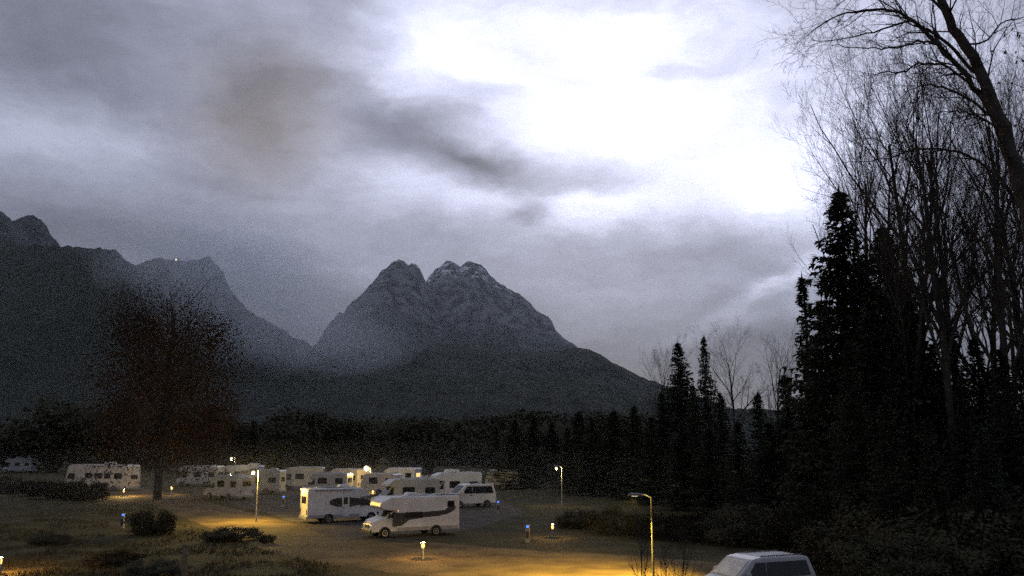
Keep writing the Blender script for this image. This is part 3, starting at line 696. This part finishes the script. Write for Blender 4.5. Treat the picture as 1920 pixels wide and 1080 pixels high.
def grow(tr, tw, p, d, L, r, lvl, g, maxlvl, spread=.75, up=.10, kids=(5, 8), jitter=.22, thick=.035, droop=0.0):
    """one tapered branch and, recursively, its children"""
    n = 6 if lvl < 2 else (4 if lvl < 4 else 3)
    pts = [p.copy()]; cur = p.copy(); dd = d.normalized(); rr = [r]
    for i in range(n):
        dd = (dd + Vector((g.gauss(0, jitter), g.gauss(0, jitter), g.gauss(0, jitter)))*(.5 if lvl else .22) + Vector((0, 0, up - droop*(i/n)*(lvl > 0)))).normalized()
        cur = cur + dd*(L/n); pts.append(cur.copy()); rr.append(max(.004, r*(1-.78*(i+1)/n)))
    (tr if r > thick else tw).tube(pts, rr, 7 if r > .12 else (5 if r > .05 else 3), False)
    if lvl >= maxlvl: return
    nk = g.randint(*kids) if lvl else kids[1]+6
    for k in range(nk):
        f = (.30 if lvl == 0 else .15) + (.70 if lvl == 0 else .85)*(k+g.random())/nk; f = min(f, .99)
        i = min(int(f*n), n-1); t = f*n-i; b = pts[i].lerp(pts[i+1], t); bd = (pts[i+1]-pts[i]).normalized()
        ax = bd.orthogonal().normalized(); ax.rotate(Matrix.Rotation(k*2.4+g.uniform(-.5, .5), 3, bd))
        cd = (bd*math.cos(spread*g.uniform(.6, 1.3)) + ax*math.sin(spread*g.uniform(.6, 1.3))).normalized()
        rl = (rr[i]*(1-t)+rr[i+1]*t)
        grow(tr, tw, b, cd, L*g.uniform(.34, .60)*(1.12-.45*f), max(.005, rl*g.uniform(.45, .7)), lvl+1, g, maxlvl, spread, up, kids, jitter, thick, droop)
def bare_meshes(seed, H=20.0, r=.28, maxlvl=4, spread=.62, lean=(0, 0), kids=(5, 7), m='bark'):
    g = random.Random(seed); tr = MB(); tw = MB()
    grow(tr, tw, Vector((0, 0, -.1)), Vector((lean[0], lean[1], 1)), H*.93, r, 0, g, maxlvl, spread, .10, kids)
    return tr.mesh('trunk', m), tw.mesh('crown', m)
def leaf_meshes(seed, n=4200, rx=1.0, rz=.8, leaf=.12, m='shrub_leaf', trunk_h=.04, cs=1.0, ncl=26):
    """bush or leafy tree of unit size: clumps of leaf faces on a spray of stems"""
    g = random.Random(seed); tr = MB(); cr = MB(); cl = []
    for k in range(ncl):
        a = g.uniform(0, 2*PI); e = g.uniform(-.8 if trunk_h < .1 else -.3, 1.0); q = g.uniform(.35, 1)**.5
        c = Vector((math.cos(a)*math.sqrt(max(0, 1-e*e))*rx*q, math.sin(a)*math.sqrt(max(0, 1-e*e))*rx*q, trunk_h+rz*(.45+.55*e*q))); cl.append((c, cs*g.uniform(.16, .36)))
        tr.tube([(0, 0, -.03), tuple(c*.5+Vector((0, 0, .1))), tuple(c)], [.03, .018, .006], 4, False)
    for i in range(n):
        c, s = g.choice(cl); v = Vector((g.gauss(0, 1), g.gauss(0, 1), g.gauss(0, .8))).normalized()*s*g.random()**.5; p_ = c+v
        if p_.z < .01: p_.z = .01+g.random()*.05
        u = Vector((g.gauss(0, 1), g.gauss(0, 1), g.gauss(0, 1))).normalized(); w_ = u.orthogonal().normalized(); l = leaf*g.uniform(.6, 1.3)
        k = len(cr.v); cr.v.extend([tuple(p_-w_*l*.35), tuple(p_+u*l*.5), tuple(p_+w_*l*.35), tuple(p_-u*l*.5)]); cr.f.append((k, k+1, k+2, k+3))
    return tr.mesh('stem', 'bark'), cr.mesh('foliage', m)
CON = [conifer_meshes(s, 20, br, wh, dr, gp) for s, br, wh, dr, gp in ((1, 3.9, 760, .35, .06), (2, 3.3, 680, .45, .10), (3, 4.4, 800, .25, .10))]
CON_S = conifer_meshes(7, 20, 1.9, 620, .5, .04)
BARE = [bare_meshes(s, 20, r, 4, sp, ln, kd) for s, r, sp, ln, kd in ((11, .27, .55, (.05, 0), (5, 8)), (12, .22, .48, (-.06, .03), (6, 8)), (13, .30, .70, (.08, -.05), (5, 8)))]
BUSH = [leaf_meshes(s) for s in (31, 32, 33)]
THICKET = [leaf_meshes(s, 9000, 1.0, .8, .055, 'shrub_leaf', .04, .9, 44) for s in (61, 62, 63)]
BEECH = leaf_meshes(51, 27000, .31, .86, .011, 'beech_leaf', .09, .52, 120)
LEAFT = [leaf_meshes(s, 5200, .55, .85, .06, 'shrub_leaf', .16) for s in (41, 42)]
_cnt = {}
def plant(kind, me, px, Y, top=None, height=None, rz=None, label='', cat='tree', group=None, wide=1.0, H0=20.0, parts=('trunk', 'crown'), base=None):
    b = at(px, 831, Y)
    x = b.x
    if top is not None:
        q = at(px, top, Y); height = q.z; x = q.x
    o = empty(kind, (x, Y, 0), rng.uniform(0, 6.28) if rz is None else rz); s = height/H0; o.scale = (s*wide, s*wide, s)
    tag(o, label, cat, group)
    for n_, m_ in zip(parts, me): link(n_, m_, o)
    return o
# ---- wood on the right: named trees first
plant('spruce_tree', CON[2], 1572, 62, top=352, wide=1.15, label='tall broad spruce at the front of the right-hand wood', cat='tree')
plant('spruce_tree', CON_S, 1503, 78, top=515, label='slim pointed spruce standing just left of the tall broad spruce', cat='tree', wide=1.1)
plant('spruce_tree', CON[2], 1271, 128, top=640, label='bushy spruce, left one of the pair over the far end of the wood', cat='tree', wide=1.15)
plant('spruce_tree', CON[1], 1320, 125, top=628, label='narrow spire-like spruce, right one of the pair over the far wood', cat='tree', wide=.92)
plant('bare_tree', BARE[2], 1376, 118, top=662, label='leafless round-crowned tree right of the narrow spire-like spruce', cat='tree', wide=1.0)
plant('bare_tree', BARE[1], 1238, 132, top=675, label='thin leafless tree left of the bushy far spruce', cat='tree')
plant('bare_tree', BARE[0], 1455, 105, top=670, label='leafless tree in the gap before the slim pointed spruce', cat='tree')
gB = 'leafless trees crowding the right-hand wood'
LB = 'tall leafless tree crowding among others behind the broad spruce'
for i, (px, Y, top) in enumerate(((1600, 66, 300), (1640, 58, 225), (1690, 62, 215), (1735, 56, 190), (1790, 60, 205), (1835, 54, 230), (1880, 60, 260), (1660, 72, 250), (1760, 74, 240), (1910, 52, 300), (1850, 70, 330), (1960, 58, 240))):
    plant('bare_tree', BARE[i % 3], px, Y, top=top, label=LB, group=gB, wide=.85)
gC = 'conifers filling the lower part of the right-hand wood'
LC = 'dark conifer filling the lower storey of the right-hand wood'
for i, (px, Y, top) in enumerate(((1540, 70, 560), (1610, 60, 480), (1655, 66, 420), (1700, 58, 560), (1750, 64, 640), (1470, 84, 700), (1420, 92, 735), (1800, 52, 700), (1860, 60, 690), (1910, 54, 660), (1590, 54, 640),
                                  (1510, 66, 760), (1350, 96, 735), (1300, 104, 720), (1240, 108, 735), (1660, 50, 740), (1740, 48, 780), (1840, 46, 800), (1960, 50, 640), (1780, 58, 610), (1825, 56, 630), (1875, 50, 650), (1700, 70, 520), (1630, 56, 560))):
    plant('conifer_tree', CON[i % 3], px, Y, top=top, label=LC, group=gC, wide=1.25)
gE = 'low conifers along the edge of the wood'
LE = 'low dark conifer along the edge of the wood behind the lone lamp'
for i, (px, Y, top) in enumerate(((930, 140, 800), (965, 128, 785), (1000, 132, 778), (1065, 118, 800), (1110, 112, 788), (1150, 110, 768), (1190, 104, 760), (1035, 145, 790), (1085, 135, 770), (1220, 96, 780), (1280, 88, 790), (1330, 82, 800), (1385, 78, 790), (1440, 74, 790))):
    plant('conifer_tree', CON[(i+1) % 3], px, Y, top=top, label=LE, group=gE, wide=2.0)
# ---- treeline across the valley behind the motorhomes
gT = 'treeline behind the motorhomes'
for i in range(40):
    px = -40 + i*29 + rng.uniform(-12, 12); Y = rng.uniform(175, 260)
    top = (rng.uniform(786, 822) if px > 420 else rng.uniform(745, 810))
    if i % 3 == 2: plant('leafy_tree', LEAFT[i % 2], px, Y, top=top+4, H0=1.03, wide=1.3, label='rounded dark tree in the treeline behind the motorhomes', group=gT)
    else: plant('conifer_tree', CON[i % 3], px, Y, top=top, wide=1.9, label='dark conifer in the treeline behind the motorhomes', group=gT)
for i in range(30):
    px = 380 + i*29 + rng.uniform(-12, 12); Y = rng.uniform(270, 330); top = rng.uniform(776, 812)
    plant('leafy_tree', LEAFT[i % 2], px, Y, top=top, H0=1.03, wide=1.5, label='broad dark tree in the second row beyond the treeline', group='second row of trees beyond the treeline')
# ---- shrubs
def bush(px, py, h, label, group=None, wide=1.2, i=0, me=None):
    p = gnd(px, py); o = empty('shrub', (p.x, p.y, 0), rng.uniform(0, 6)); o.scale = (h*wide, h*wide, h); tag(o, label, 'shrub', group)
    for n_, m_ in zip(('stem', 'foliage'), (me or BUSH)[i % 3]): link(n_, m_, o)
bush(440, 1013, .95, 'dark rounded shrub at the inner bend of the gravel road', None, 2.1, 0, THICKET)
bush(500, 1018, .5, 'small low shrub beside the dark rounded shrub at the road bend', None, 1.1, 1)
bush(285, 1002, 1.9, 'tall dark shrub on the lawn beyond the timber post', None, .9, 2, THICKET)
for i, (px, py) in enumerate(((95, 935), (128, 934), (158, 937), (60, 930), (20, 925))):
    bush(px, py, rng.uniform(1.9, 2.5), 'hedge shrub in front of the liner coach', 'hedge shrubs before the coach', 1.1, i, THICKET)
for i, (px, py, h) in enumerate(((95, 1020, .7), (215, 1058, .8), (290, 1078, .8))):
    bush(px, py, h, 'low shrub scattered on the dark left lawn', 'shrubs on the left lawn', 1.9, i, THICKET)
for i, (px, py, h) in enumerate(((1090, 990, 1.5), (1160, 1000, 1.8), (1240, 1008, 1.9), (1310, 1014, 2.0), (1390, 1018, 2.4), (1470, 1025, 2.6), (1550, 1035, 3.0), (1630, 1045, 3.0), (1720, 1055, 3.4), (1810, 1065, 3.4), (1900, 1070, 3.6), (1590, 1075, 2.2), (1690, 1095, 2.5))):
    bush(px, py, h, 'dark undergrowth shrub at the foot of the right-hand wood', 'undergrowth shrubs along the wood', 1.3, i, THICKET)
# tree standing behind the coach's tail
bt = plant('beech_tree', (), 322, 104, top=528, H0=1.0, label='huge broad beech with rusty brown leaves towering behind the coach', cat='tree')
link('crown', BEECH[1], bt)
for n_, m_ in zip(('trunk', 'branches'), bare_meshes(52, 20, .42, 4, .75, (0, 0), (4, 6))): q_ = link(n_, m_, bt); q_.scale = (.046,)*3
# rough grass tufts on the lawn left of the road
def tufts():
    g = random.Random(9); m_ = MB()
    for k in range(11000):
        px = g.uniform(-60, 640); py = g.uniform(935, 1085)
        yr = 1000 + (px-540)*.27 if px < 560 else 1006 + (px-560)*.16      # keep off the gravel
        if abs(py-yr) < 30+.02*px: continue
        p = gnd(px, py)
        if mnoise.noise(Vector((p.x*.25, p.y*.25, 2))) < -.05: continue
        h = g.uniform(.06, .26)
        for b in range(3):
            a = g.uniform(0, 6.28); d = Vector((math.cos(a), math.sin(a), 0)); e = Vector((-d.y, d.x, 0))*.02; q = p + Vector((g.gauss(0, .08), g.gauss(0, .08), 0)); q.z = 0
            kk = len(m_.v); m_.v.extend([tuple(q-e), tuple(q+e), tuple(q+d*h*.5+Vector((0, 0, h)))]); m_.f.append((kk, kk+1, kk+2))
    tag(m_.build('grass_tufts', 'grass'), 'rough uneven grass tufts on the dark lawn', 'grass', kind='stuff')
tufts()
# saplings round the tall lamp
for i, (px, Y) in enumerate(((1203, 31), (1264, 30.5), (1246, 32.5))):
    plant('sapling', BARE[i % 3], px, Y, top=(992, 1000, 1020)[i], wide=.75, label='leafless sapling beside the tall flat-headed lamp', group='saplings by the tall lamp', cat='sapling')

# ---- the big leaning tree reaching over from the right
def leaning_tree():
    D = 36.0; g = random.Random(77); tr = MB(); tw = MB()
    b0 = at(2010, 831, D)
    org = Vector((b0.x, D, 0))
    def W(px, py, dy=0): return at(px, py, D+dy) - org
    def limb(pts, r0, r1, n=9):
        V = [W(*p_) for p_ in pts]; Q = []
        for i in range(len(V)-1):
            p0 = V[max(i-1, 0)]; p1 = V[i]; p2 = V[i+1]; p3 = V[min(i+2, len(V)-1)]
            for k in range(4):
                t = k/4; Q.append(.5*((2*p1)+(p2-p0)*t+(2*p0-5*p1+4*p2-p3)*t*t+(3*p1-p0-3*p2+p3)*t**3) + Vector((g.gauss(0, .03), g.gauss(0, .06), g.gauss(0, .03))))
        Q.append(V[-1]); rr = [r0+(r1-r0)*i/(len(Q)-1) for i in range(len(Q))]
        tr.tube(Q, rr, n, False); return Q, rr
    def dress(Q, rr, dens, lo=.25, ln=(1.2, 3.2), lvl=2, droop=.10, left=.5):
        n = len(Q)-1
        for k in range(dens):
            f = lo+(1-lo)*(k+g.random())/dens; i = min(int(f*n), n-1); b = Q[i].lerp(Q[i+1], f*n-i); bd = (Q[i+1]-Q[i]).normalized()
            ax = bd.orthogonal().normalized(); ax.rotate(Matrix.Rotation(g.uniform(0, 6.28), 3, bd))
            cd = (bd*.75 + ax*.8 + Vector((-left, 0, .05))).normalized()
            grow(tr, tw, b, cd, g.uniform(*ln), min(rr[i]*.55, .05), lvl, g, 4, .7, .0, (4, 6), .30, .035, droop)
    T, tr_ = limb([(2010, 900), (1975, 640), (1935, 440), (1908, 330), (1880, 240), (1846, 150), (1800, 70), (1764, 0), (1735, -70), (1715, -150)], .40, .10, 11)
    # down to the root
    tr.tube([(0, 0, -.2), tuple(T[0]*.5), tuple(T[0])], [.52, .44, .40], 11, False)
    dress(T, tr_, 16, .45, (1.5, 3.5), 2, .08, .2)
    T2, r2 = limb([(1915, 350), (1885, 270, .8), (1848, 195, 1.2), (1800, 130, 1.6), (1745, 70, 1.8), (1700, 30, 2), (1640, 18, 2.2), (1570, 30, 2.4), (1520, 60, 2.6)], .17, .015, 8); dress(T2, r2, 22, .35)
    for pts, r0 in ((((1830, 140, 1.4), (1790, 95, 1), (1735, 50, .6), (1700, 40, 0), (1640, 60, -.5), (1585, 72, -1), (1525, 76, -1.4)), .085),
                    (((1795, 122, 1.4), (1760, 85, .5), (1720, 78, -.3), (1680, 88, -.8), (1625, 92, -1.2), (1560, 85, -1.6)), .07),
                    (((1862, 190, .6), (1815, 155, 0), (1765, 122, -.7), (1725, 118, -1), (1690, 135, -1.3), (1655, 136, -1.6), (1640, 142, -1.8)), .075),
                    (((1880, 235, .3), (1835, 200, -.4), (1790, 172, -.9), (1745, 160, -1.4), (1715, 165, -1.8), (1680, 190, -2)), .07),
                    (((1905, 320), (1860, 240, -1.2), (1820, 212, -1.6), (1785, 208, -2), (1750, 215, -2.2)), .06),
                    (((1930, 420), (1870, 330, 1), (1800, 285, 1.4), (1720, 280, 1.8), (1650, 300, 2.2), (1580, 305, 2.4)), .08),
                    (((1812, 82), (1850, 75, -.8), (1878, 42, -1.2), (1915, 35, -1.5), (1960, 10, -1.8)), .05),
                    (((1790, 55), (1760, 10, .6), (1715, -25, 1), (1660, -30, 1.4), (1600, -10, 1.8), (1560, 20, 2)), .08)):
        Q, rr = limb(pts, r0, .012, 6); dress(Q, rr, 15, .2, (.8, 2.4))
    o = empty('leaning_tree', org); tag(o, 'large leafless tree leaning in from the right with arching branches', 'tree')
    tr.build('trunk', 'bark', o); tw.build('crown', 'bark', o)
leaning_tree()
# branch with the last leaves, right of the leaning tree
def leaf_tree():
    g = random.Random(5); D = 24.0; b0 = at(1990, 831, D); org = Vector((b0.x, D, 0)); tr = MB(); lf = MB()
    tr.tube([(0, 0, -.1), (.1, 0, 6), tuple(at(1975, 200, D)-org), tuple(at(1960, 20, D)-org)], [.12, .09, .05, .02], 7, False)
    for (x0, y0, x1, y1) in ((1968, 150, 1868, 92), (1970, 200, 1880, 150), (1972, 260, 1890, 215), (1975, 320, 1905, 280), (1965, 90, 1885, 55), (1974, 350, 1900, 330)):
        a = at(x0, y0, D)-org; b = at(x1, y1, D-.4)-org; m_ = a.lerp(b, .5)+Vector((0, 0, .15)); tr.tube([tuple(a), tuple(m_), tuple(b)], [.018, .010, .004], 4, False)
        for k in range(13):
            f = g.uniform(.15, 1.02); c = (a.lerp(m_, f*2) if f < .5 else m_.lerp(b, f*2-1)) + Vector((g.gauss(0, .10), g.gauss(0, .1), g.uniform(-.22, .02)))
            for q in range(2):
                u = Vector((g.gauss(0, 1), g.gauss(0, 1), g.gauss(0, 1))).normalized(); w_ = u.orthogonal().normalized(); l = g.uniform(.05, .10); cc = c + Vector((g.gauss(0, .03),)*3)
                kk = len(lf.v); lf.v.extend([tuple(cc-u*l), tuple(cc-w_*l*.6), tuple(cc+u*l), tuple(cc+w_*l*.6)]); lf.f.append((kk, kk+1, kk+2, kk+3))
    o = empty('slender_tree', org); tag(o, 'slender tree at the right with a few hanging brown leaves', 'tree')
    tr.build('trunk', 'bark', o); lf.build('leaves', 'dry_leaf', o)
leaf_tree()

# ------------------------------------------------------------------ the hazy air
DENS = 3.2e-5
hm = bpy.data.materials.new('haze'); hm.use_nodes = True; t = hm.node_tree; t.nodes.clear()
pv = t.nodes.new('ShaderNodeVolumePrincipled'); pv.inputs['Density'].default_value = DENS; pv.inputs['Color'].default_value = (.85, .92, .96, 1); pv.inputs['Anisotropy'].default_value = .2
ot = t.nodes.new('ShaderNodeOutputMaterial'); t.links.new(pv.outputs[0], ot.inputs['Volume']); MATS['haze'] = hm
hz = MB().box(GX0-40, GX1+40, GY0-40, GY1+40, -35, 1990).build('haze', 'haze')
tag(hz, 'thin bluish dusk haze over the whole valley', 'haze', kind='stuff')

# banks of mist lying against the left ridge and in the gap before the twin peaks
mm = bpy.data.materials.new('mist'); mm.use_nodes = True; t = mm.node_tree; t.nodes.clear()
pv = t.nodes.new('ShaderNodeVolumePrincipled'); pv.inputs['Density'].default_value = 4.6e-4; pv.inputs['Color'].default_value = (.86, .92, .98, 1)
ot = t.nodes.new('ShaderNodeOutputMaterial'); t.links.new(pv.outputs[0], ot.inputs['Volume']); MATS['mist'] = mm
for px, py, Y, rx, ry, rz_, lab in ((490, 560, 2050, 270, 330, 190, 'pale mist bank drifting off the end of the left ridge'), (600, 640, 2150, 260, 260, 95, 'low mist filling the gap left of the twin peaks'), (385, 488, 2050, 270, 300, 125, 'thin mist veil over the lit hut on the left ridge')):
    for q in (1.0, .80, .60, .40):      # thins out from the core
        c = at(px, py, Y); s_ = MB().sphere((0, 0, 0), 1, 28, 16)
        s_.v = [(q*x*rx*(1+.3*mnoise.noise(Vector((x*2+px, y*2, z*2+q*3)))), q*y*ry, q*z*rz_*(1+.3*mnoise.noise(Vector((x*2+q*3, y*2+px, z*2))))) for x, y, z in s_.v]
        o = s_.build('mist', 'mist', None, True); o.location = c; tag(o, lab, 'mist', kind='stuff')

# thin mist volume added to give the campsite lamps a bloom-like halo
gm = bpy.data.materials.new('halo_mist'); gm.use_nodes = True; t = gm.node_tree; t.nodes.clear()
pv = t.nodes.new('ShaderNodeVolumePrincipled'); pv.inputs['Density'].default_value = 3.6e-4; pv.inputs['Color'].default_value = (.92, .94, .95, 1)
ot = t.nodes.new('ShaderNodeOutputMaterial'); t.links.new(pv.outputs[0], ot.inputs['Volume']); MATS['halo_mist'] = gm
for q in (1.0, .62):
    c = at(600, 831, 104); s_ = MB().sphere((0, 0, 0), 1, 28, 12)
    s_.v = [(q*x*46, q*y*46, q*z*4.6) for x, y, z in s_.v]
    o = s_.build('halo_mist', 'halo_mist', None, True); o.location = (c.x, c.y, 2.2); tag(o, 'thin added mist that puts a halo round the campsite lamps', 'mist', kind='stuff')
